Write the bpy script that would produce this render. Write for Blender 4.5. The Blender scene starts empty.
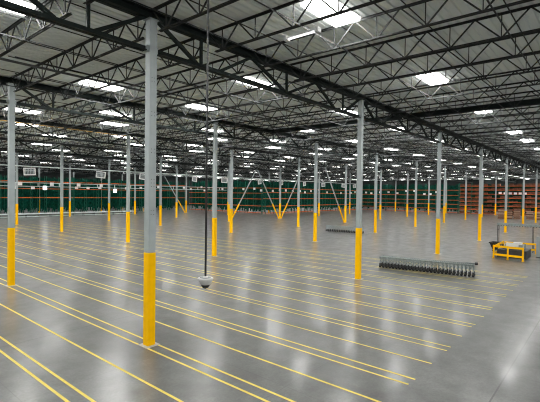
import bpy, bmesh, math, random
from mathutils import Vector, Matrix
random.seed(7)
S = bpy.context.scene
COL = S.collection

# ------------------------------------------------------------------ camera
F_PX, PITCH, ROLL, YAW, HC = 409.5, 0.0180, 0.0128, 0.8712, 5.024
sy, cy_ = math.sin(YAW), math.cos(YAW)
fwd = Vector((sy*math.cos(PITCH), cy_*math.cos(PITCH), -math.sin(PITCH)))
r0 = Vector((cy_, -sy, 0)); u0 = r0.cross(fwd)
R = r0*math.cos(ROLL) + u0*math.sin(ROLL)
U = u0*math.cos(ROLL) - r0*math.sin(ROLL)
CAM = Vector((0, 0, HC))
cd = bpy.data.cameras.new('camera'); cam = bpy.data.objects.new('camera', cd); COL.objects.link(cam)
m = Matrix((R, U, -fwd)).transposed().to_4x4(); m.translation = CAM
cam.matrix_world = m
cd.sensor_fit = 'HORIZONTAL'; cd.sensor_width = 36; cd.lens = 36*F_PX/540; cd.clip_end = 500
S.camera = cam

def proj(p):
    d = Vector(p) - CAM
    w = d.dot(fwd)
    if w < .3: return None
    return 270+F_PX*d.dot(R)/w, 201-F_PX*d.dot(U)/w, w
def seen(pts, mx=25, my=25):
    for p in pts:
        q = proj(p)
        if q and -mx < q[0] < 540+mx and -my < q[1] < 402+my: return True
    return False

# ------------------------------------------------------------------ materials
def nodes(name):
    mt = bpy.data.materials.new(name); mt.use_nodes = True
    nt = mt.node_tree; b = nt.nodes['Principled BSDF']
    return mt, nt, b
def mat(name, col, rough=.5, metal=0, var=.12, scale=6, bump=0, spec=.4):
    mt, nt, b = nodes(name)
    n = nt.nodes.new('ShaderNodeTexNoise'); n.inputs['Scale'].default_value = scale; n.inputs['Detail'].default_value = 5
    tc = nt.nodes.new('ShaderNodeTexCoord'); nt.links.new(tc.outputs['Object'], n.inputs['Vector'])
    mr = nt.nodes.new('ShaderNodeMapRange'); mr.inputs[1].default_value = .3; mr.inputs[2].default_value = .7
    mr.inputs[3].default_value = 1-var; mr.inputs[4].default_value = 1+var
    nt.links.new(n.outputs['Fac'], mr.inputs[0])
    mx = nt.nodes.new('ShaderNodeVectorMath'); mx.operation = 'SCALE'; mx.inputs[0].default_value = col
    nt.links.new(mr.outputs[0], mx.inputs['Scale']); nt.links.new(mx.outputs[0], b.inputs['Base Color'])
    b.inputs['Roughness'].default_value = rough; b.inputs['Specular IOR Level'].default_value = spec; b.inputs['Metallic'].default_value = metal
    if bump:
        bp = nt.nodes.new('ShaderNodeBump'); bp.inputs['Strength'].default_value = bump
        nt.links.new(n.outputs['Fac'], bp.inputs['Height']); nt.links.new(bp.outputs[0], b.inputs['Normal'])
    return mt
def emit(name, col, st):
    mt, nt, b = nodes(name)
    b.inputs['Base Color'].default_value = (.8, .8, .8, 1)
    b.inputs['Emission Color'].default_value = (*col, 1); b.inputs['Emission Strength'].default_value = st
    return mt
M = dict(
    deck=mat('deck paint', (.82, .87, .86), .6, 0, .06, .3),
    steel=mat('dark joist primer', (.030, .032, .032), .6, 0, .2, 4, 0, .08),
    girder=mat('dark girder primer', (.012, .017, .016), .6, 0, .2, 4, 0, .08),
    column=mat('grey column paint', (.33, .37, .375), .55, 0, .06, 3, 0, .2),
    yellow=mat('safety yellow paint', (.96, .52, .001), .5, 0, .05, 5, 0, .08),
    line=mat('yellow floor paint', (.92, .76, .16), .6, 0, .10, 9, 0, .15),
    plate=mat('pale grout', (.50, .49, .46), .7, 0, .15, 12),
    hole=mat('bolt black', (.02, .02, .02), .6),
    green=mat('rack green', (.004, .075, .046), .6, 0, .25, 1.5, 0, .15),
    mesh=mat('green netting', (.002, .036, .023), .8, 0, .6, 2.2, 0, .05),
    orange=mat('rack orange', (.50, .115, .03), .6, 0, .3, 1.2, 0, .1),
    brown=mat('timber deck', (.30, .10, .04), .8, 0, .4, 2, 0, .1),
    carton=mat('carton', (.14, .062, .036), .8, 0, .45, .9, 0, .1),
    wood=mat('pallet wood', (.20, .11, .065), .8, 0, .5, 1.2),
    **{'wood pale': mat('pale pallet wood', (.34, .22, .15), .8, 0, .4, 1.2), 'wood dark': mat('dark pallet wood', (.10, .05, .03), .8, 0, .4, 1.2)},
    galv=mat('galvanised steel', (.27, .32, .32), .4, .5, .2, 8),
    grey=mat('grey enamel', (.30, .33, .33), .5, 0, .08, 4),
    pale=mat('pale pipe paint', (.60, .66, .64), .45, 0, .08, 3),
    white=mat('white enamel', (.80, .80, .79), .45, 0, .04, 4),
    black=mat('black rubber', (.012, .012, .013), .45, 0, .2, 5),
    dark=mat('dark enamel', (.035, .038, .04), .5, 0, .2, 5),
    gas=mat('yellow gas pipe', (.62, .36, .09), .5, 0, .2, 3),
    wall=mat('tilt wall paint', (.022, .025, .025), .9, 0, .2, .4, 0, .05),
    sky=emit('daylit skylight lens', (1, .985, .96), 60.0),
    led=emit('lit work light', (1, 1, 1), 9.0),
    tube=emit('lit tube lens', (1, 1, 1), 1.3),
)
def floor_material():
    mt, nt, b = nodes('sealed concrete'); L = nt.links.new
    tc = nt.nodes.new('ShaderNodeTexCoord')
    def noise(s, d=6, r=.6, scl=(1, 1, 1)):
        mp = nt.nodes.new('ShaderNodeMapping'); mp.inputs['Scale'].default_value = scl; L(tc.outputs['Object'], mp.inputs['Vector'])
        n = nt.nodes.new('ShaderNodeTexNoise'); n.inputs['Scale'].default_value = s
        n.inputs['Detail'].default_value = d; n.inputs['Roughness'].default_value = r
        L(mp.outputs[0], n.inputs['Vector']); return n.outputs['Fac']
    def rng(x, a, b_, lo, hi):
        r = nt.nodes.new('ShaderNodeMapRange'); L(x, r.inputs[0])
        for i, v in zip((1, 2, 3, 4), (a, b_, lo, hi)): r.inputs[i].default_value = v
        return r.outputs[0]
    def math_(op, a, b2):
        n = nt.nodes.new('ShaderNodeMath'); n.operation = op
        for i, v in enumerate((a, b2)):
            if isinstance(v, (int, float)): n.inputs[i].default_value = v
            else: L(v, n.inputs[i])
        return n.outputs[0]
    big = rng(noise(.30, 5, .55), .3, .7, .66, 1.30)
    mid = rng(noise(1.3, 7, .68), .3, .7, .55, 1.40)
    fine = rng(noise(14, 4, .7), .3, .7, .75, 1.25)
    fac = math_('MULTIPLY', math_('MULTIPLY', big, mid), fine)
    # saw-cut joints: along X every 4.23 m in Y, along Y every 4.78 m in X
    sx = nt.nodes.new('ShaderNodeSeparateXYZ'); L(tc.outputs['Object'], sx.inputs[0])
    def joint(o, off, per, w):
        a = math_('ADD', o, -off + per*200)
        t = math_('MODULO', a, per)
        t = math_('ABSOLUTE', math_('SUBTRACT', t, per/2), 0)
        return math_('GREATER_THAN', t, per/2 - w)
    jy = math_('MULTIPLY', joint(sx.outputs[1], 2.235, 12.688, .020), .75)
    jx = math_('MULTIPLY', math_('MAXIMUM', joint(sx.outputs[0], 3.62, 4.78, .010), joint(sx.outputs[1], 6.46, 4.229, .010)), .35)
    jj = math_('SUBTRACT', 1.0, math_('MAXIMUM', jy, jx))
    fac = math_('MULTIPLY', fac, jj)
    v = nt.nodes.new('ShaderNodeVectorMath'); v.operation = 'SCALE'; v.inputs[0].default_value = (.088, .091, .087)
    L(fac, v.inputs['Scale']); L(v.outputs[0], b.inputs['Base Color'])
    L(rng(noise(.9, 5, .6),   .3, .7, .278, .310), b.inputs['Roughness'])
    b.inputs['Specular IOR Level'].default_value = .40
    L(rng(noise(1.1, 7, .68), .32, .68, .12, .62), b.inputs['Coat Weight'])
    b.inputs['Coat Roughness'].default_value = .15
    return mt
M['floor'] = floor_material()

# ------------------------------------------------------------------ mesh helper
class MB:
    def __init__(s): s.v = []; s.f = []
    def quadbox(s, c8):
        n = len(s.v); s.v += [tuple(c) for c in c8]
        for f in ((0,3,2,1),(4,5,6,7),(0,1,5,4),(1,2,6,5),(2,3,7,6),(3,0,4,7)): s.f.append(tuple(n+i for i in f))
        return s
    def box(s, x0, x1, y0, y1, z0, z1):
        return s.quadbox([(x0,y0,z0),(x1,y0,z0),(x1,y1,z0),(x0,y1,z0),(x0,y0,z1),(x1,y0,z1),(x1,y1,z1),(x0,y1,z1)])
    def bar(s, a, b, w, h=None, up=(0, 0, 1)):
        a = Vector(a); b = Vector(b); h = h or w
        d = (b-a).normalized(); up = Vector(up)
        if abs(d.dot(up)) > .98: up = Vector((1, 0, 0))
        x = d.cross(up).normalized()*w/2; y = x.cross(d).normalized()*h/2
        return s.quadbox([a-x-y, a+x-y, a+x+y, a-x+y, b-x-y, b+x-y, b+x+y, b-x+y])
    def tube(s, a, b, r, n=10, r2=None):
        a = Vector(a); b = Vector(b); r2 = r if r2 is None else r2
        d = (b-a).normalized(); up = Vector((0, 0, 1)) if abs(d.z) < .9 else Vector((1, 0, 0))
        x = d.cross(up).normalized(); y = x.cross(d)
        k = len(s.v)
        for c, rr in ((a, r), (b, r2)):
            for i in range(n):
                t = 2*math.pi*i/n; s.v.append(tuple(c + x*rr*math.cos(t) + y*rr*math.sin(t)))
        for i in range(n):
            j = (i+1) % n; s.f.append((k+i, k+j, k+n+j, k+n+i))
        s.f.append(tuple(k+i for i in range(n))[::-1]); s.f.append(tuple(k+n+i for i in range(n)))
        return s
    def lathe(s, prof, n=24, c=(0, 0, 0)):
        k = len(s.v)
        for r, z in prof:
            for i in range(n):
                t = 2*math.pi*i/n; s.v.append((c[0]+r*math.cos(t), c[1]+r*math.sin(t), c[2]+z))
        for p in range(len(prof)-1):
            for i in range(n):
                j = (i+1) % n; s.f.append((k+p*n+i, k+p*n+j, k+(p+1)*n+j, k+(p+1)*n+i))
        s.f.append(tuple(k+i for i in range(n))[::-1]); s.f.append(tuple(k+(len(prof)-1)*n+i for i in range(n)))
        return s
    def data(s, name, m, smooth=False):
        me = bpy.data.meshes.new(name); me.from_pydata(s.v, [], s.f); me.materials.append(m)
        bm = bmesh.new(); bm.from_mesh(me); bmesh.ops.recalc_face_normals(bm, faces=bm.faces); bm.to_mesh(me); bm.free()
        if smooth:
            for p in me.polygons: p.use_smooth = True
        return me
    def build(s, name, m, parent=None, loc=None, smooth=False):
        return link(name, s.data(name, m, smooth), parent, loc)
def link(name, data, parent=None, loc=None, rz=0):
    o = bpy.data.objects.new(name, data); COL.objects.link(o)
    if parent: o.parent = parent
    if loc is not None: o.location = loc
    if rz: o.rotation_euler.z = rz
    return o
def tag(o, label, cat, group=None, kind=None):
    o['label'] = label; o['category'] = cat
    if group: o['group'] = group
    if kind: o['kind'] = kind
    return o
def thing(name, label, cat, loc=(0, 0, 0), rz=0, group=None):
    return tag(link(name, None, None, loc, rz), label, cat, group)
def struct(name, mb, m, loc=None):
    o = mb.build(name, m, None, loc); o['kind'] = 'structure'; return o
ORD = 'first second third fourth fifth sixth seventh eighth ninth tenth eleventh twelfth thirteenth fourteenth fifteenth sixteenth seventeenth eighteenth nineteenth twentieth'.split()
ROW = ['front', 'second', 'third', 'fourth', 'fifth', 'sixth', 'seventh', 'eighth', 'ninth']

# ------------------------------------------------------------------ grid
X0, SX = 7.722, 14.3385
K = SX/6
def cx(j): return X0 + SX*j
YS = {-2: 11.623-2*12.688, -1: 11.623-12.688, 0: 11.623, 1: 24.311, 2: 36.999}
for i in range(3, 9): YS[i] = YS[i-1] + 15.087
ZB, ZT, ZD = 10.12, 10.86, 10.92      # joist bottom, girder top, deck
XMIN, XMAX, YMIN, YMAX = -14.0, 158.0, YS[-2]+.3, YS[8]

# ------------------------------------------------------------------ shell
struct('floor', MB().box(XMIN, XMAX, YMIN, YMAX, -.2, 0), M['floor'])
dk = MB(); y = YMIN; prof = []
while y < YMAX:
    prof += [(y, ZD), (y+.20, ZD), (y+.225, ZD+.05), (y+.28, ZD+.05)]; y += .305
prof = [p for p in prof if p[0] <= YMAX]
for yy, z in prof: dk.v += [(XMIN, yy, z), (XMAX, yy, z)]
for i in range(len(prof)-1): dk.f.append((2*i, 2*i+1, 2*i+3, 2*i+2))
struct('ceiling', dk, M['deck'])
struct('wall_far', MB().box(XMIN, XMAX, YMAX, YMAX+.3, 0, ZD+.1), M['wall'])
struct('wall_near', MB().box(XMIN, XMAX, YMIN-.3, YMIN, 0, ZD+.1), M['wall'])
struct('wall_right', MB().box(XMAX, XMAX+.3, YMIN, YMAX, 0, ZD+.1), M['wall'])
struct('wall_left', MB().box(XMIN-.3, XMIN, YMIN, YMAX, 0, ZD+.1), M['wall'])

# painted floor lines (pairs and singles, period 3.17 m), all ending on the same line
n = 0
for c in range(-2, 14):
    base = 7.71 + 3.168*c
    for off in (-.205, .205, 1.585):
        x = base + off
        if x < 2.4 or x > 31: continue
        hw = .038 if x < 12 else .032 if x < 22 else .025
        o = MB().box(x-hw, x+hw, 4.09 + random.uniform(-.03, .03), 66, 0, .003).build('floor_line', M['line'])
        o['kind'] = 'structure'

# ------------------------------------------------------------------ columns
HS = .13
post = MB().box(-HS, HS, -HS, HS, 3.05, 10.58).data('post', M['column'])
sleeve = MB().box(-HS-.006, HS+.006, -HS-.006, HS+.006, .012, 3.05).data('yellow_sleeve', M['yellow'])
bplate = MB().box(-.26, .26, -.26, .26, 0, .012).data('base_plate', M['plate'])
cplate = MB().box(-.19, .19, -.19, .19, 10.58, 10.60).data('cap_plate', M['column'])
clip = MB().box(-HS-.09, -HS, -.05, .05, 9.55, 9.75).box(HS, HS+.09, -.05, .05, 9.55, 9.75).data('bracket', M['column'])
blt = MB().tube((0, 0, 0), (0, -.008, 0), .012, 8).data('bolt', M['hole'])
columns = {}
for i in range(0, 8):
    js = []
    for j in range(0, 9):
        X, Y = cx(j), YS[i]
        if not seen([(X, Y, 0), (X, Y, 3), (X, Y, 6), (X, Y, 8)], 4, 10): continue
        if (X > 76 and Y > 84) or (X > 84 and Y > 66.5) or Y > 113 or X > 124: continue      # hidden deep in the racking
        js.append(j)
    for q, j in enumerate(js):
        X, Y = cx(j), YS[i]
        deep = (i >= 6 and j > 2) or (j > 4 and i > 4) or (i == 4 and j >= 5)
        where = 'hemmed in by green racks' if deep else 'on open floor'
        if i == 0 and q == 0: lab = 'nearest large grey steel column with bolted faces and yellow lower sleeve'.replace('nearest large', 'large tall')
        else: lab = f'grey steel column with yellow foot, {ORD[q]} from the near end of the {ROW[i]} row'
        t = thing('steel_column', lab, 'column', (X, Y, 0), 0, 'grey and yellow building columns')
        link('post', post, t); link('yellow_sleeve', sleeve, t); link('base_plate', bplate, t)
        link('cap_plate', cplate, t); link('bracket', clip, t)
        if i == 0 and q == 0:
            for z in (4.3, 4.42, 5.2, 5.32, 5.44, 6.3, 6.42, 7.5, 7.62, 8.6, 8.72):
                for dx in (-.05, .05): link('bolt', blt, t, (dx, -HS, z))
        columns[i, j] = (t, q)

# ------------------------------------------------------------------ girders (along X on each column line)
def girder_parts():
    tc = MB().box(.01, SX-.01, -.17, -.02, 10.60, 10.63).box(.01, SX-.01, .02, .17, 10.60, 10.63)
    tc.box(.01, SX-.01, -.05, -.02, 10.63, ZT).box(.01, SX-.01, .02, .05, 10.63, ZT)
    tc.box(.01, SX-.01, -.17, .17, ZT-.03, ZT)
    bc = MB().box(.24, SX-.24, -.13, -.02, 9.55, 9.58).box(.24, SX-.24, .02, .13, 9.55, 9.58)
    bc.box(.24, SX-.24, -.045, -.02, 9.58, 9.70).box(.24, SX-.24, .02, .045, 9.58, 9.70)
    webs = []
    for k in range(0, 6, 2):
        a, b, c = k*K+(.25 if k == 0 else .05), (k+1)*K, (k+2)*K-(.25 if k == 4 else .05)
        b1, b2, bv = b-.06, b+.06, b
        if k == 0: b1, b2, bv = b-.48, b+.62, b-.30      # end panels: spread bottom nodes
        if k == 4: b1, b2, bv = b-.62, b+.48, b+.30
        webs.append(MB().bar((a, 0, 10.62), (b1, 0, 9.66), .11, .11, (0, 1, 0)))
        webs.append(MB().bar((b2, 0, 9.66), (c, 0, 10.62), .11, .11, (0, 1, 0)))
        webs.append(MB().bar((bv, 0, 9.70), (bv, 0, 10.60), .09, .09))
    return tc.data('top_chord', M['girder']), bc.data('bottom_chord', M['girder']), [w.data('web_member', M['girder']) for w in webs]
G_T, G_B, G_W = girder_parts()
for i in range(-1, 8):
    q = 0
    for j in range(-2, 10):
        x, Y = cx(j), YS[i]
        if not seen([(x+SX*t/8, Y, z) for t in range(9) for z in (9.6, 10.8)], 10, 20): continue
        if Y > 100 and x > 60: continue
        q += 1
        if i < 0: lab = f'dark steel girder truss overhead in front of the front column row, {ORD[q-1]} span'
        else: lab = f'dark steel girder truss over the {ROW[i]} column row, {ORD[q-1]} span from near end'
        t = thing('roof_girder', lab, 'girder', (x, Y, 0), 0, 'girder trusses on the column rows')
        link('top_chord', G_T, t); link('bottom_chord', G_B, t)
        for w in G_W: link('web_member', w, t)

# ------------------------------------------------------------------ joists (along Y between girders)
def joist_parts(L):
    n = round(L/1.586); p = L/n
    tc, bc, wb = MB(), MB(), MB()
    for s in (-1, 1):
        a, b = sorted((s*.014, s*.075)); tc.box(a, b, .03, L-.03, .79, .798)
        a, b = sorted((s*.014, s*.022)); tc.box(a, b, .03, L-.03, .735, .79)
        a, b = sorted((s*.014, s*.068)); bc.box(a, b, .45, L-.45, 0, .008)
        a, b = sorted((s*.014, s*.022)); bc.box(a, b, .45, L-.45, .008, .055)
    for k in range(n):
        y0, ym, y1 = k*p, (k+.5)*p, (k+1)*p
        wb.bar((0, max(y0, .06)+.02, .76), (0, ym-.03, .03), .036, .044)
        wb.bar((0, ym+.03, .03), (0, min(y1, L-.06)-.02, .76), .036, .044)
        wb.bar((0, ym, .03), (0, ym, .76), .026, .030)
    return tc, bc, wb
JP, JM = {}, {}
for L in (12.688, 15.087):
    tc, bc, wb = joist_parts(L)
    JP[L] = (tc.data('top_chord', M['steel']), bc.data('bottom_chord', M['steel']), wb.data('web', M['steel']))
    al = MB()
    for w in (tc, bc, wb):
        k = len(al.v); al.v += w.v; al.f += [tuple(k+a for a in f) for f in w.f]
    JM[L] = (al, al.data('roof_joist', M['steel']))
cand = []
for i in range(-2, 8):
    L = YS[i+1]-YS[i]; L = 12.688 if L < 14 else 15.087
    for k in range(-6, 60):
        x = X0 + K*k
        if x < XMIN+.5 or x > XMAX-.5: continue
        pts = [(x, YS[i]+L*t/6, z) for t in range(7) for z in (10.2, 10.9)]
        if not seen(pts, 6, 12): continue
        if YS[i] > 96 and x > 70: continue
        if x > 128: continue
        dd = min((Vector(p)-CAM).length for p in pts if seen([p], 6, 12))
        cand.append((dd, i, k, x, L))
cand.sort()
NEARJ = 300
rowstart = {}
for dd, i, k, x, L in cand[:NEARJ]: rowstart[i] = min(rowstart.get(i, 999), k)
far = MB()
NUM = lambda n: ORD[n] if n < 20 else ['twenty-'+ORD[q] for q in range(9)][n-20] if n < 29 else ('thirtieth' if n == 29 else 'thirty-'+ORD[n-30] if n < 39 else ('fortieth' if n == 39 else 'forty-'+ORD[n-40]))
for q, (dd, i, k, x, L) in enumerate(cand):
    if q < NEARJ:
        num = NUM(k-rowstart[i])
        if i < -1: bay = 'in the bay overhead'
        elif i < 0: bay = 'in front of the front column row'
        else: bay = f'between the {ROW[i]} and {ROW[i+1]} column rows'
        lab = f'dark open-web roof joist, {num} from the near end, {bay}'
        if dd < 30:
            t = thing('roof_joist', lab, 'roof joist', (x, YS[i], ZB), 0, 'open-web roof joists')
            for nm, d in zip(('top_chord', 'bottom_chord', 'web'), JP[L]): link(nm, d, t)
        else:
            tag(link('roof_joist', JM[L][1], None, (x, YS[i], ZB)), lab, 'roof joist', 'open-web roof joists')
    else:
        al = JM[L][0]; n0 = len(far.v)
        far.v += [(a+x, b+YS[i], c+ZB) for a, b, c in al.v]; far.f += [tuple(n0+a for a in f) for f in al.f]
if far.v:
    tag(far.build('distant_roof_joists', M['steel']), 'dark tangle of small distant open-web joists under the far roof', 'roof joist', None, 'stuff')

# heavy wide-flange members running with the joists, two bays
for y0, y1, lab in ((-.85, 11.4, 'thick dark beam running with the joists in front of the front column row'), (11.85, 24.05, 'thick dark beam running with the joists between front and second column rows')):
    t = thing('roof_girder', lab, 'girder', (28.75, y0, 10.5), 0, 'thick beams between joists')
    MB().box(-.12, .12, 0, y1-y0, 0, .03).box(-.12, .12, 0, y1-y0, .31, .34).build('flange', M['girder'], t)
    MB().box(-.012, .012, 0, y1-y0, .03, .31).build('web_plate', M['girder'], t)

# bridging angles along X, under the bottom chords and under the deck
for i in range(-2, 6):
    L = YS[i+1]-YS[i]; nb = 5
    offs = [1.35, 3.71, 6.07, 8.43, 11.0] if L < 14 else [1.4, 4.2, 7.0, 9.8, 13.2]
    for off in offs:
        y = YS[i]+off
        if y < 0.6: continue
        for z, w in ((ZB-.022, .04), (ZB+.70, .03)):
            xs = [x for x in [XMIN+.5+1.0*a for a in range(170)] if seen([(x, y, z)], 12, 12) and x < 128]
            if len(xs) < 3: continue
            b = MB().box(xs[0], xs[-1], y-w/2-.01, y-w/2, z-.02, z+.02).box(xs[0], xs[-1], y-w/2, y+w/2, z+.014, z+.02)
            o = b.build('bridging_bar', M['steel']); o['kind'] = 'structure'

# ------------------------------------------------------------------ skylights
lens = MB().box(.16, K-.16, -.46, .46, -.06, .05).data('lens', M['sky'])
frm = MB().box(.10, K-.10, -.52, -.47, .03, .055).box(.10, K-.10, .47, .52, .03, .055).box(.10, .15, -.47, .47, .03, .055).box(K-.15, K-.10, -.47, .47, .03, .055).data('frame', M['white'])
srow = [(-8.5, 1), (-1.9, 3), (7.05, 1), (14.65, 3), (21.75, 1), (28.75, 3), (33.2, 1), (40.1, 2), (45.4, 4), (55.2, 1), (61.0, 3), (70.4, 1), (76.0, 3), (85.5, 1), (91.2, 3), (100.5, 1), (106.2, 3), (116, 1), (122, 3)]
for r, (y, k0) in enumerate(srow):
    q = 0
    for a in range(-3, 16):
        k = k0 + 4*a
        if r == 2 and k == 13: k = 14
        if (r, k) in ((4, 5), (6, 5)): k -= 1
        if r == 3 and k == -1: k = -2
        x = X0 + K*k
        if x < XMIN+1 or x > XMAX-3: continue
        t = link('skylight', None, None, (x, y, ZT))
        link('lens', lens, t); link('frame', frm, t)
        if seen([(x, y, ZT), (x+K, y, ZT)], 10, 10):
            q += 1
            lab = f'bright white roof skylight, {NUM(q-1)} from the near end of the {ORD[r-2]} skylight line' if r > 1 else 'bright white roof skylight overhead'
        else: lab = f'white roof skylight {"overhead" if r < 2 else "beyond the edge of the view"}'
        tag(t, lab, 'skylight', 'roof skylights')

# ------------------------------------------------------------------ diagonal braces
def brace(i, j, side, lab):
    Y = YS[i]; xa = cx(j)+side*.41; xb = cx(j)+side*SX/2
    a = Vector((xa, Y, .12)); b = Vector((xb-side*.18, Y, 9.54)); t_ = (3.05-.12)/(9.54-.12); mid = a.lerp(b, t_)
    t = thing('diagonal_brace', lab, 'brace', (xa, Y, 0), 0, 'diagonal braces between columns')
    o = Vector((xa, Y, 0))
    MB().bar(a-o, mid-o, .18, .18, (0, 1, 0)).build('yellow_sleeve', M['yellow'], t)
    MB().bar(mid-o, b-o, .15, .15, (0, 1, 0)).build('upper_bar', M['column'], t)
    MB().box(-.13, .13, -.1, .1, 0, .16).build('gusset', M['yellow'], t)
brace(3, 4, -1, 'grey diagonal brace with yellow foot, one arm of the V, leaning toward the near columns')
brace(3, 4, 1, 'grey diagonal brace with yellow foot, other arm of the V, leaning toward far columns')
brace(3, 3, 1, 'grey diagonal brace with yellow foot rising from two columns that overlap in view')
brace(2, 4, -1, 'grey diagonal brace with yellow foot ending above the small roller conveyor')
brace(5, 4, -1, 'grey diagonal brace with yellow foot in front of the green rack corner')

# ------------------------------------------------------------------ pallet racking
def rack(lab, x0, y0, x1, y1, nb, levels, H, beam_m, net=True, shelf=None, depth=1.1, lowboard=False):
    ln = math.hypot(x1-x0, y1-y0); a = math.atan2(y1-y0, x1-x0); w = ln/nb
    t = thing('pallet_rack', lab, 'rack', (x0, y0, 0), a, 'green racks around the floor')
    um = MB()
    for yy in (0, depth-.1): um.box(-.06, .06, yy, yy+.1, 0, H)
    z = .3
    while z < H-1:
        um.bar((0, .06, z), (0, depth-.06, z+.9), .04); z += .9
    um = um.data('upright_frame', M['green'])
    for b in range(nb+1): link('upright_frame', um, t, (b*w, 0, 0))
    bm_ = MB().box(.07, w-.07, -.03, .03, -.06, .06).box(.07, w-.07, depth-.03, depth+.03, -.06, .06).data('beam', beam_m)
    per = max(1, (nb*len(levels)+99)//100)
    for z in levels:
        for b in range(nb): link('beam', bm_, t, (b*w, 0, z))
        if shelf:
            MB().box(.07, ln-.07, .04, depth-.04, -.02, .03).build('shelf', shelf, t, (0, 0, z))
    if net:
        nm = MB()
        step = .42; k = 0; x = .1
        while x < ln-.3:
            hh = H-.1 - (random.random()*.5)
            z0 = random.choice((.5, .9, 1.2)) 
            nm.box(x, x+step*net, depth+.05, depth+.07, z0, hh); x += step
        nm.build('back_mesh', M['mesh'], t)
    return t, a, w
HA = 8.2
rack('long green rack with orange beams along the far side, section by the low grey conveyor', 11, 95.4, 43, 95.4, 11, (3.5, 5.45, 7.0), HA, M['orange'], .62)
rack('long green rack with orange beams along the far side, section reaching the rack corner', 43.2, 95.4, 75.6, 95.4, 11, (3.5, 5.45, 7.0), HA, M['orange'], .70)
rack('green rack in the second line behind the long far-side rack', 11, 98.4, 75.6, 98.4, 20, (3.5, 7.0), HA, M['orange'], .66)
rack('green rack in the third line behind the long far-side rack', 11, 102.4, 75.6, 102.4, 22, (5.45,), HA, M['orange'], .80)
rack('dark green rack turning the corner beside the yellow-footed brace, five orange beam levels', 76.2, 95.0, 76.2, 66.9, 10, (.2, 1.9, 3.65, 5.1, 6.4), 8.5, M['orange'], .93)
rack('dark green rack facing the V brace, five orange beam levels, middle of the far side', 76.2, 65.4, 100, 65.4, 8, (.2, 1.9, 3.75, 5.3, 6.4), 8.4, M['orange'], .93)
rack('dark green rack with orange beams behind the two far-most middle columns', 100.2, 65.4, 124, 65.4, 8, (.2, 1.9, 3.75, 5.3, 6.4), 8.6, M['orange'], .93)
rack('dark green rack with orange beams meeting the brown stocked rack', 125.2, 66, 125.2, 34.6, 10, (.2, 1.3, 2.6, 3.8, 5.2, 6.7), 8.6, M['orange'], .93)
LV = (.15, 1.25, 2.35, 3.45, 4.55, 5.65, 6.75, 7.85)
tr, ar, wr = rack('tall rack with orange beams filled with brown cartons at the far end', 125.2, 34.2, 125.2, -6, 13, LV, 8.7, M['orange'], .93, M['brown'])
cm = MB().box(-.44, .44, -.45, .45, 0, .62).data('carton', M['carton'])
cm2 = MB().box(-.44, .44, -.45, .45, 0, .40).data('carton', M['carton'])
cn = 0
for li, z in enumerate(LV):
    q = 0
    for b in range(11):
        for s in (.55, 1.53, 2.5):
            yy = 34.2 - (b*wr + s)
            if random.random() < .12 or not seen([(125.8, yy, z)], 5, 5): continue
            q += 1; cn += 1
            if cn > 290: continue
            o = link('carton', cm if random.random() < .65 else cm2, None, (125.75, yy, z+.031))
            tag(o, f'brown carton on the {ORD[li]} shelf up of the brown rack, {NUM(q-1)} from green rack', 'carton', 'cartons on the brown rack')

# white placards hung on the rack faces
pn = MB().box(-.36, .36, -.015, .015, -.27, .27).data('rack_placard', M['white'])
pb = MB().box(-.62, .62, -.015, .015, -.33, .33).data('rack_placard', M['white'])
def placards(pts, rz, grp, lab, big=()):
    for q, (x, y, z) in enumerate(pts):
        o = link('rack_placard', pb if q in big else pn, None, (x, y, z), rz)
        tag(o, lab.format(NUM(q)), 'sign', grp)
placards([(x, 95.3565, z) for x, z in ((31, 5.6), (34.4, 5.6), (43.7, 5.8), (46.4, 5.8), (49.3, 5.9), (56.3, 5.9), (60.5, 6.1), (64.5, 6.3))], 0,
         'white placards on the long far-side rack', 'white placard on the long far-side green rack, {} from its near end')
placards([(76.1565, y, z) for y, z in ((94.2, 6.1), (89.5, 6.6), (88.2, 5.7), (80.9, 6.1), (77.1, 6.4), (73.1, 6.1), (69.3, 6.2), (67, 5.8))], math.pi/2,
         'white placards on the corner rack', 'white placard on the green rack round the corner, {} from its far end')
placards([(x, 65.3565, z) for x, z in ((78.7, 5.7), (81.5, 6.0), (84, 5.9), (87, 5.8), (90.2, 5.8), (92.6, 5.5), (95.5, 5.9), (99.5, 6.3), (103.9, 5.6), (107.8, 5.5), (112, 5.5), (118.3, 5.6), (121, 5.9))], 0,
         'white placards on the middle racks', 'white placard on the middle green racks facing the V brace, {} along')
placards([(125.1565, y, z) for y, z in ((63.5, 5.8), (61.6, 5.6), (58.5, 5.9), (55.6, 6.0), (52.7, 5.7), (49.8, 6.4), (47.2, 6.4), (44.2, 5.5), (42.4, 5.5), (40.6, 6.1), (23.8, 6.0), (22.6, 5.9), (21.4, 5.9), (20.2, 5.9), (19.1, 5.9), (18.0, 5.9))], math.pi/2,
         'white placards on the far-end racks', 'white placard on the far-end racks, {} counting toward the brown cartons')

# two lit work lights among the placards
for q, (x, z, where) in enumerate(((36.8, 5.7, 'near the low grey conveyor'), (53.2, 5.3, 'beside the large tall column'))):
    t = thing('work_light', f'square white lit work light on the far-side green rack, {where}', 'light', (x, 95.315, z-.5), 0, 'lit work lights on the rack')
    MB().box(-.42, .42, -.02, .06, 0, .9).build('housing', M['white'], t)
    MB().box(-.36, .36, -.04, -.021, .06, .84).build('lens', M['led'], t)

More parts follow.
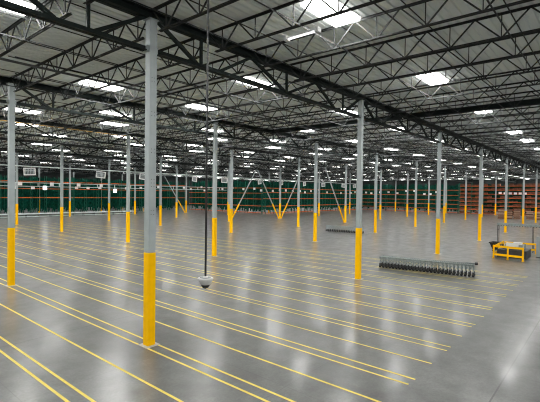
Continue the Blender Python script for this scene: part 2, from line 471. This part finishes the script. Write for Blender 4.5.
# ------------------------------------------------------------------ hung pipe, cable tray, framed panels
t = thing('hung_pipe', 'long pale grey pipe hung across the hall above the framed panels', 'pipe', (8, 64.3, 8.5))
MB().tube((0, 0, 0), (116, 0, 0), .075, 8).build('pipe', M['pale'], t)
for x in range(4, 116, 8): MB().tube((x, 0, .07), (x, 0, ZD-8.5), .012, 5).build('hanger_rod', M['dark'], t)
t = thing('cable_tray', 'double-railed pale cable tray hung level with the top orange beams', 'cable tray', (8, 64.6, 5.9))
for z in (-.26, .26): MB().box(0, 54, -.05, .05, z-.035, z+.035).build('rail', M['pale'], t)
rg = MB()
for x in range(1, 54, 3): rg.box(x-.03, x+.03, -.04, .04, -.21, .21)
rg.build('rungs', M['pale'], t)
for x in range(3, 54, 10): MB().tube((x, 0, .3), (x, 0, ZD-5.9), .012, 5).build('hanger_rod', M['dark'], t)
for q, (x, wd, ht) in enumerate(((21.6, .55, .5), (25.9, .5, .5), (29.9, .55, .5), (33.6, .5, .45), (44.6, .5, .45), (50.5, .5, .4))):
    o = MB().box(-wd/2, wd/2, -.02, .02, -ht/2, ht/2).build('tray_placard', M['white'], None, (x, 64.535, 6.0))
    tag(o, f'white card fixed on the hung cable tray, {ORD[q]} from its near end', 'sign', 'white cards on the cable tray')
for q, x in enumerate((22.75, 33.4, 41.3, 52.9, 61.1, 72.5, 80.8, 90.8, 100.2, 111.6, 118.6)):
    t = thing('framed_panel', f'white framed louvre panel hanging under the long pipe, {ORD[q]} from near end', 'panel', (x, 64.3, 7.76), random.uniform(-.25, .25), 'white framed panels under the long pipe')
    f = MB(); w, h, b = .76, .54, .14
    f.box(-w, w, -.05, .05, h-b, h).box(-w, w, -.05, .05, -h, -h+b).box(-w, -w+b, -.05, .05, -h+b, h-b).box(w-b, w, -.05, .05, -h+b, h-b)
    fo = f.build('frame', M['white'], t)
    fo.rotation_euler.y = random.choice((-.12, .1, .05, -.05))
    s = MB()
    for a in range(6): s.box(-.55+a*.2, -.45+a*.2, -.03, .03, -h+b, h-b)
    s.box(-w+b, w-b, -.02, .02, .12, .2)
    so = s.build('louvre', M['grey'], t); so.rotation_euler.y = fo.rotation_euler.y
    for sx in (-.5, .5): MB().tube((sx, 0, .5), (sx, 0, .66), .012, 5).build('hanger_rod', M['dark'], t)

# black unit heater by a far column
t = thing('unit_heater', 'black box heater hung beside the column above the single brace', 'heater', (66.7, 37.6, 8.4))
MB().box(-.36, .36, -.36, .36, 0, 1.35).build('case', M['black'], t)
MB().box(-.30, .30, -.39, -.36, .1, 1.2).build('grille', M['dark'], t)
MB().tube((0, 0, 1.35), (0, 0, ZD-8.4), .04, 6).build('hanger_rod', M['dark'], t)

# yellow gas pipe running under the roof by the third column row
t = thing('gas_pipe', 'thin orange-yellow pipe running through the joists near the third column row', 'pipe', (5, 36.55, 10.45))
MB().tube((0, 0, 0), (16.5, 0, 0), .036, 6).build('pipe', M['gas'], t)

# sprinkler mains (dark, under the joists)
for q, y in enumerate((17.9, 44.5, 59.6)):
    o = MB().tube((0, 0, 0), (118, 0, 0), .05, 6).build('sprinkler_main', M['dark'], None, (4, y, ZB-.12)); o['kind'] = 'structure'

# ------------------------------------------------------------------ dome camera on a drop pole
PX, PY = 5.46, 6.266
t = thing('hanging_dome_camera', 'white bowl dome camera with dark lens hanging on a long black pole', 'security camera', (PX, PY, 3.195))
MB().tube((0, 0, .14), (0, 0, 6.60), .021, 12).build('drop_pole', M['dark'], t, smooth=True)
MB().tube((0, 0, 6.0), (0, 0, 7.66), .032, 12).build('pole_sleeve', M['grey'], t, smooth=True)
MB().lathe([(.02, .155), (.04, .150), (.06, .118), (.145, .122), (.158, .112), (.155, .095), (.135, .05), (.105, .0), (.075, -.025), (.05, -.03)], 32).build('housing', M['white'], t, smooth=True)
MB().lathe([(.088, -.012), (.086, -.03), (.074, -.06), (.05, -.085), (.02, -.096), (.002, -.098)], 28).build('lens_dome', M['black'], t, smooth=True)
MB().lathe([(.110, .1245), (.112, .128), (.03, .132), (.028, .1245)], 28).build('top_collar', M['grey'], t, smooth=True)

# tube light under the joists
t = thing('tube_light', 'short white tube light fixture with knobbed ends hung under a roof joist', 'light', (10.62, 7.7, 10.04))
MB().box(-.07, .07, -.55, .55, .04, .09).build('housing', M['white'], t)
MB().tube((0, -.52, .02), (0, .52, .02), .035, 10).build('tube', M['tube'], t)
for s in (-1, 1):
    MB().box(-.10, .10, s*.6-.06, s*.6+.06, -.03, .12).build('end_cap', M['white'], t)
    MB().tube((-.10, s*.6, .12), (-.42, s*.6, .12), .014, 6).build('hanger_rod', M['white'], t)

# ------------------------------------------------------------------ flexible conveyors on casters
leg_u = None
def conveyor(lab, a, b, H, W, n, knob=False, cat='conveyor'):
    a = Vector((*a, 0)); b = Vector((*b, 0)); L = (b-a).length; rz = math.atan2(b.y-a.y, b.x-a.x)
    t = thing('flexible_conveyor', lab, cat, a, rz, 'roller conveyors on the open floor')
    for s in (-1, 1):
        MB().box(-.05, L+.05, s*W/2-.02, s*W/2+.02, H-.09, H).build('side_rail', M['galv'], t)
        lz = MB()
        for k in range(n):
            x0, x1 = L*k/n, L*(k+1)/n
            lz.bar((x0, s*(W/2-.03), H-.34), (x1, s*(W/2-.03), H-.09), .025, .012, (0, 1, 0)).bar((x0, s*(W/2-.045), H-.09), (x1, s*(W/2-.045), H-.34), .025, .012, (0, 1, 0))
        lz.build('lattice', M['galv'], t)
    rl = MB()
    m_ = n*2
    for k in range(m_+1):
        x = L*k/m_; rl.tube((x, -W/2+.02, H-.035), (x, W/2-.02, H-.035), .024, 7)
    ro = rl.build('rollers', M['galv'], t)
    lm = MB(); wm = {}; fm = {}
    for s in (-1, 1):
        wm[s] = MB(); fm[s] = MB()
        lm.box(-.022, .022, s*(W/2-.07)-.022, s*(W/2-.07)+.022, .30, H-.09)
        fm[s].box(-.05, .05, s*(W/2-.07)-.05, s*(W/2-.07)+.05, .10, .30)
        wm[s].tube((.0, s*(W/2-.07)-.03, .085), (.0, s*(W/2-.07)+.03, .085), .085, 12)
    lm.box(-.015, .015, -W/2+.09, W/2-.09, .28, .32).box(-.015, .015, -W/2+.09, W/2-.09, H-.40, H-.36)
    lm = lm.data('leg_frame', M['galv']); wm = {s: wm[s].data('caster', M['black']) for s in wm}; fm = {s: fm[s].data('fork', M['dark']) for s in fm}
    for k in range(n+1):
        lg = link('leg_frame', lm, t, (L*k/n, 0, 0)); [(link('caster', wm[s], lg), link('fork', fm[s], lg)) for s in (-1, 1)]
    if knob:
        MB().tube((L+.05, W/2-.1, H+.02), (L+.22, W/2-.1, H+.02), .09, 12).build('motor_knob', M['black'], t)
        MB().bar((L-.5, W/2-.1, H+.03), (L+.1, W/2-.1, H+.03), .05, .05).build('pull_handle', M['galv'], t)
    return t
conveyor('long compressed grey conveyor with rows of black casters on open floor by yellow lines', (26.9, 12.4), (27.75, 6.65), .77, .62, 26, True)
conveyor('small distant grey conveyor behind the second front-row column, below the single brace', (47.96, 30.09), (48.3, 24.9), .78, .55, 15)

# low grey conveyor line in front of the far-side rack
t = thing('conveyor_line', 'long low grey conveyor line in front of the far-side green rack', 'conveyor', (20, 83.6, 0), 0)
for s in (-1, 1): MB().box(0, 31, s*.34-.03, s*.34+.03, .58, .80).box(0, 31, s*.34-.03, s*.34+.03, .14, .24).build('side_rail', M['pale'], t)
bd = MB().box(0, 31, -.30, .30, .66, .72).build('roller_bed', M['grey'], t)
lm = MB().box(-.04, .04, -.30, -.24, 0, .62).box(-.04, .04, .24, .30, 0, .62).box(-.03, .03, -.3, .3, .3, .36).data('leg_frame', M['dark'])
for k in range(15): link('leg_frame', lm, t, (.4+k*2.15, 0, 0))

# carts of clutter near the corner of the rack
for q, (x, y, lab) in enumerate(((51.9, 85.2, 'grey platform cart with pale sacks at the end of the low conveyor'), (56.6, 86.0, 'grey platform cart with pale sacks beside the large tall column'))):
    t = thing('platform_cart', lab, 'cart', (x, y, 0), .15)
    MB().box(-1.1, 1.1, -.45, .45, .28, .36).build('deck', M['grey'], t)
    MB().bar((-1.05, -.4, .36), (-1.05, -.4, 1.1), .06).bar((-1.05, .4, .36), (-1.05, .4, 1.1), .06).bar((-1.05, -.4, 1.1), (-1.05, .4, 1.1), .06).build('push_handle', M['yellow'], t)
    for sx in (-.85, .85):
        for s in (-.35, .35): MB().tube((sx, s-.05, .14), (sx, s+.05, .14), .14, 12).build('wheel', M['black'], t)
    for k in range(3):
        sk = MB().lathe([(.10, 0), (.25, .05), (.28, .18), (.21, .34), (.08, .42)], 10).build('sack', M['plate' if k % 2 else 'white'], None, (x-.52+k*.60, y+.12*k-.02, .366), smooth=True)
        tag(sk, f'pale bulging sack, {ORD[k]} of three on the cart {"by the low conveyor" if q == 0 else "by the large tall column"}', 'sack', 'sacks on the two carts')

# ------------------------------------------------------------------ yellow guard rail, bin, machine, cabinet
def guard(lab, posts, H=1.08, rails=(.99, .33), bare=()):
    o = Vector((*posts[0], 0))
    t = thing('guard_rail', lab, 'guard rail', o)
    pm = MB().box(-.055, .055, -.055, .055, .012, H).data('post', M['yellow'])
    fm = MB().box(-.10, .10, -.10, .10, 0, .012).data('foot_plate', M['yellow'])
    for n_, p in enumerate(posts):
        if n_ in bare: continue
        q = Vector((*p, 0))-o; pp = link('post', pm, t, q); link('foot_plate', fm, pp)
    for a, b in zip(posts, posts[1:]):
        a_ = Vector((*a, 0))-o; b_ = Vector((*b, 0))-o; d = (b_-a_).normalized()*.055
        nrm = Vector((d.y, -d.x, 0)).normalized()
        for z in rails:
            z = Vector((0, 0, z)); MB().bar(a_+d+z, b_-d+z, .05, .16).build('rail', M['yellow'], t)
guard('yellow front guard rail with three posts and two bars before the dark machine', [(37.3, 7.47), (37.1, 6.42), (36.95, 5.36)])
guard('yellow rear guard rail with two bars behind the dark machine', [(42.4, 7.5), (42.45, 6.3), (42.6, 5.2)], .94, (.86, .36))
guard('yellow side guard rail joining front and rear rails beside the black bin', [(37.31, 7.49), (40.0, 7.60), (42.1, 7.66)], 1.0, (.92, .34), (0,))

t = thing('tilt_bin', 'black tapered bin beside the yellow guard rail', 'bin', (42.1, 8.24, 0))
b = MB(); 
k = [(-.35, -.30, .18), (.35, -.30, .18), (.35, .22, .18), (-.35, .22, .18), (-.55, -.42, .82), (.55, -.42, .82), (.55, .45, .82), (-.55, .45, .82)]
b.v = k[:]; b.f = [(0,3,2,1),(0,1,5,4),(1,2,6,5),(2,3,7,6),(3,0,4,7)]
b.v += [(x*.93, y*.93, z+.02 if z < .5 else z) for x, y, z in k]
b.f += [(8,9,10,11),(8,12,13,9),(9,13,14,10),(10,14,15,11),(11,15,12,8),(4,5,13,12),(5,6,14,13),(6,7,15,14),(7,4,12,15)]
b.build('tub', M['black'], t)
MB().box(-.59, .59, -.47, -.41, .77, .85).box(-.59, .59, .44, .50, .77, .85).box(-.59, -.54, -.41, .44, .77, .85).box(.54, .59, -.41, .44, .77, .85).build('rim', M['black'], t)
for sx in (-.28, .28):
    for s in (-.24, .18): MB().tube((sx-.04, s, .09), (sx+.04, s, .09), .09, 10).build('wheel', M['dark'], t)

t = thing('wrapping_machine', 'dark low machine with grey and white covers inside the yellow guard rails', 'machine', (39.3, 6.35, 0))
MB().box(-1.1, 1.2, -1.05, 1.05, 0, .66).build('base', M['dark'], t)
MB().lathe([(.85, .66), (.85, .72), (.80, .74)], 28, (-.15, 0, 0)).build('turntable', M['black'], t, smooth=False)
MB().box(.45, 1.15, -.55, .75, .66, 1.0).build('drive_cover', M['grey'], t)
MB().box(.35, .45, -.25, .65, .68, 1.12).build('control_panel', M['white'], t)
MB().box(.5, 1.1, -.45, .15, 1.0, 1.15).build('top_cover', M['white'], t)
MB().tube((.3, -.75, .66), (.3, -.75, 1.12), .06, 10).build('roller_post', M['galv'], t)
MB().tube((.15, .85, .66), (.15, .85, 1.0), .06, 10).build('film_roll', M['black'], t)

t = thing('control_cabinet', 'tall grey cabinet with white front edge beside the yellow guard rails', 'cabinet', (40.6, 4.5, 0))
MB().box(-.4, .4, -.38, .40, .06, 1.75).build('body', M['grey'], t)
MB().box(-.43, -.40, -.36, .02, .15, 1.68).build('door', M['white'], t)
MB().box(-.42, .42, -.40, .42, 0, .06).build('plinth', M['dark'], t)

# raised roller conveyor behind the rails
t = thing('raised_conveyor', 'grey roller conveyor raised on thin tall legs behind the yellow guard rails', 'conveyor', (43.5, 8.4, 0))
for s in (-1, 1): MB().box(s*.3-.03, s*.3+.03, -8.6, 0, 2.34, 2.54).build('side_rail', M['galv'], t)
MB().box(-.27, .27, -8.6, 0, 2.46, 2.52).build('bed', M['grey'], t)
whm = MB().tube((-.26, 0, 0), (.26, 0, 0), .055, 9).data('roller', M['dark'])
for k in range(40): link('roller', whm, t, (0, -.1-k*.215, 2.34))
for yy in (-.05, -2.85, -5.65, -8.4):
    MB().box(-.32, -.28, yy-.02, yy+.02, 0, 2.34).box(.28, .32, yy-.02, yy+.02, 0, 2.34).box(-.28, .28, yy-.02, yy+.02, 1.9, 1.94).build('leg', M['dark'], t)

# ------------------------------------------------------------------ pallet stacks at the far end
pm = MB()
for yy in (-.5, 0, .5): pm.box(-.6, .6, yy-.05, yy+.05, .022, .122)
for a in range(7): pm.box(-.6+a*.183, -.6+a*.183+.10, -.55, .55, .122, .144)
for a in (0, 3, 6): pm.box(-.6+a*.183, -.6+a*.183+.10, -.55, .55, 0, .022)
pms = [pm.data('wooden_pallet', M[w_]) for w_ in ('wood', 'wood pale', 'wood dark')]
for q, (x, y, n_) in enumerate(((104.6, 19.6, 15), (105.0, 18.1, 14), (105.4, 16.6, 15), (105.6, 14.2, 13), (105.9, 12.7, 12), (106.2, 11.2, 12))):
    for k in range(n_):
        o = link('wooden_pallet', random.choice(pms), None, (x+random.uniform(-.04, .04), y+random.uniform(-.05, .05), k*.1445), random.uniform(-.03, .03)+math.pi/2)
        lv = 'bottom' if k == 0 else 'top' if k == n_-1 else f'{ORD[k]} up'
        tag(o, f'brown wooden pallet, {lv} in the {ORD[q]} stack before the brown rack', 'pallet', 'stacked pallets before the brown rack')

# ------------------------------------------------------------------ light and view
w = bpy.data.worlds.new('World'); S.world = w; w.use_nodes = True
w.node_tree.nodes['Background'].inputs[0].default_value = (.6, .7, .8, 1); w.node_tree.nodes['Background'].inputs[1].default_value = .3
S.view_settings.view_transform = 'Standard'; S.view_settings.look = 'None'
S.view_settings.exposure = 0.05; S.view_settings.gamma = 1; S.view_settings.use_curve_mapping = False
S.cycles.use_denoising = True
S.cycles.filter_width = 1.1
S.cycles.sample_clamp_indirect = 5
S.cycles.sample_clamp_direct = 6
S.cycles.use_adaptive_sampling = False
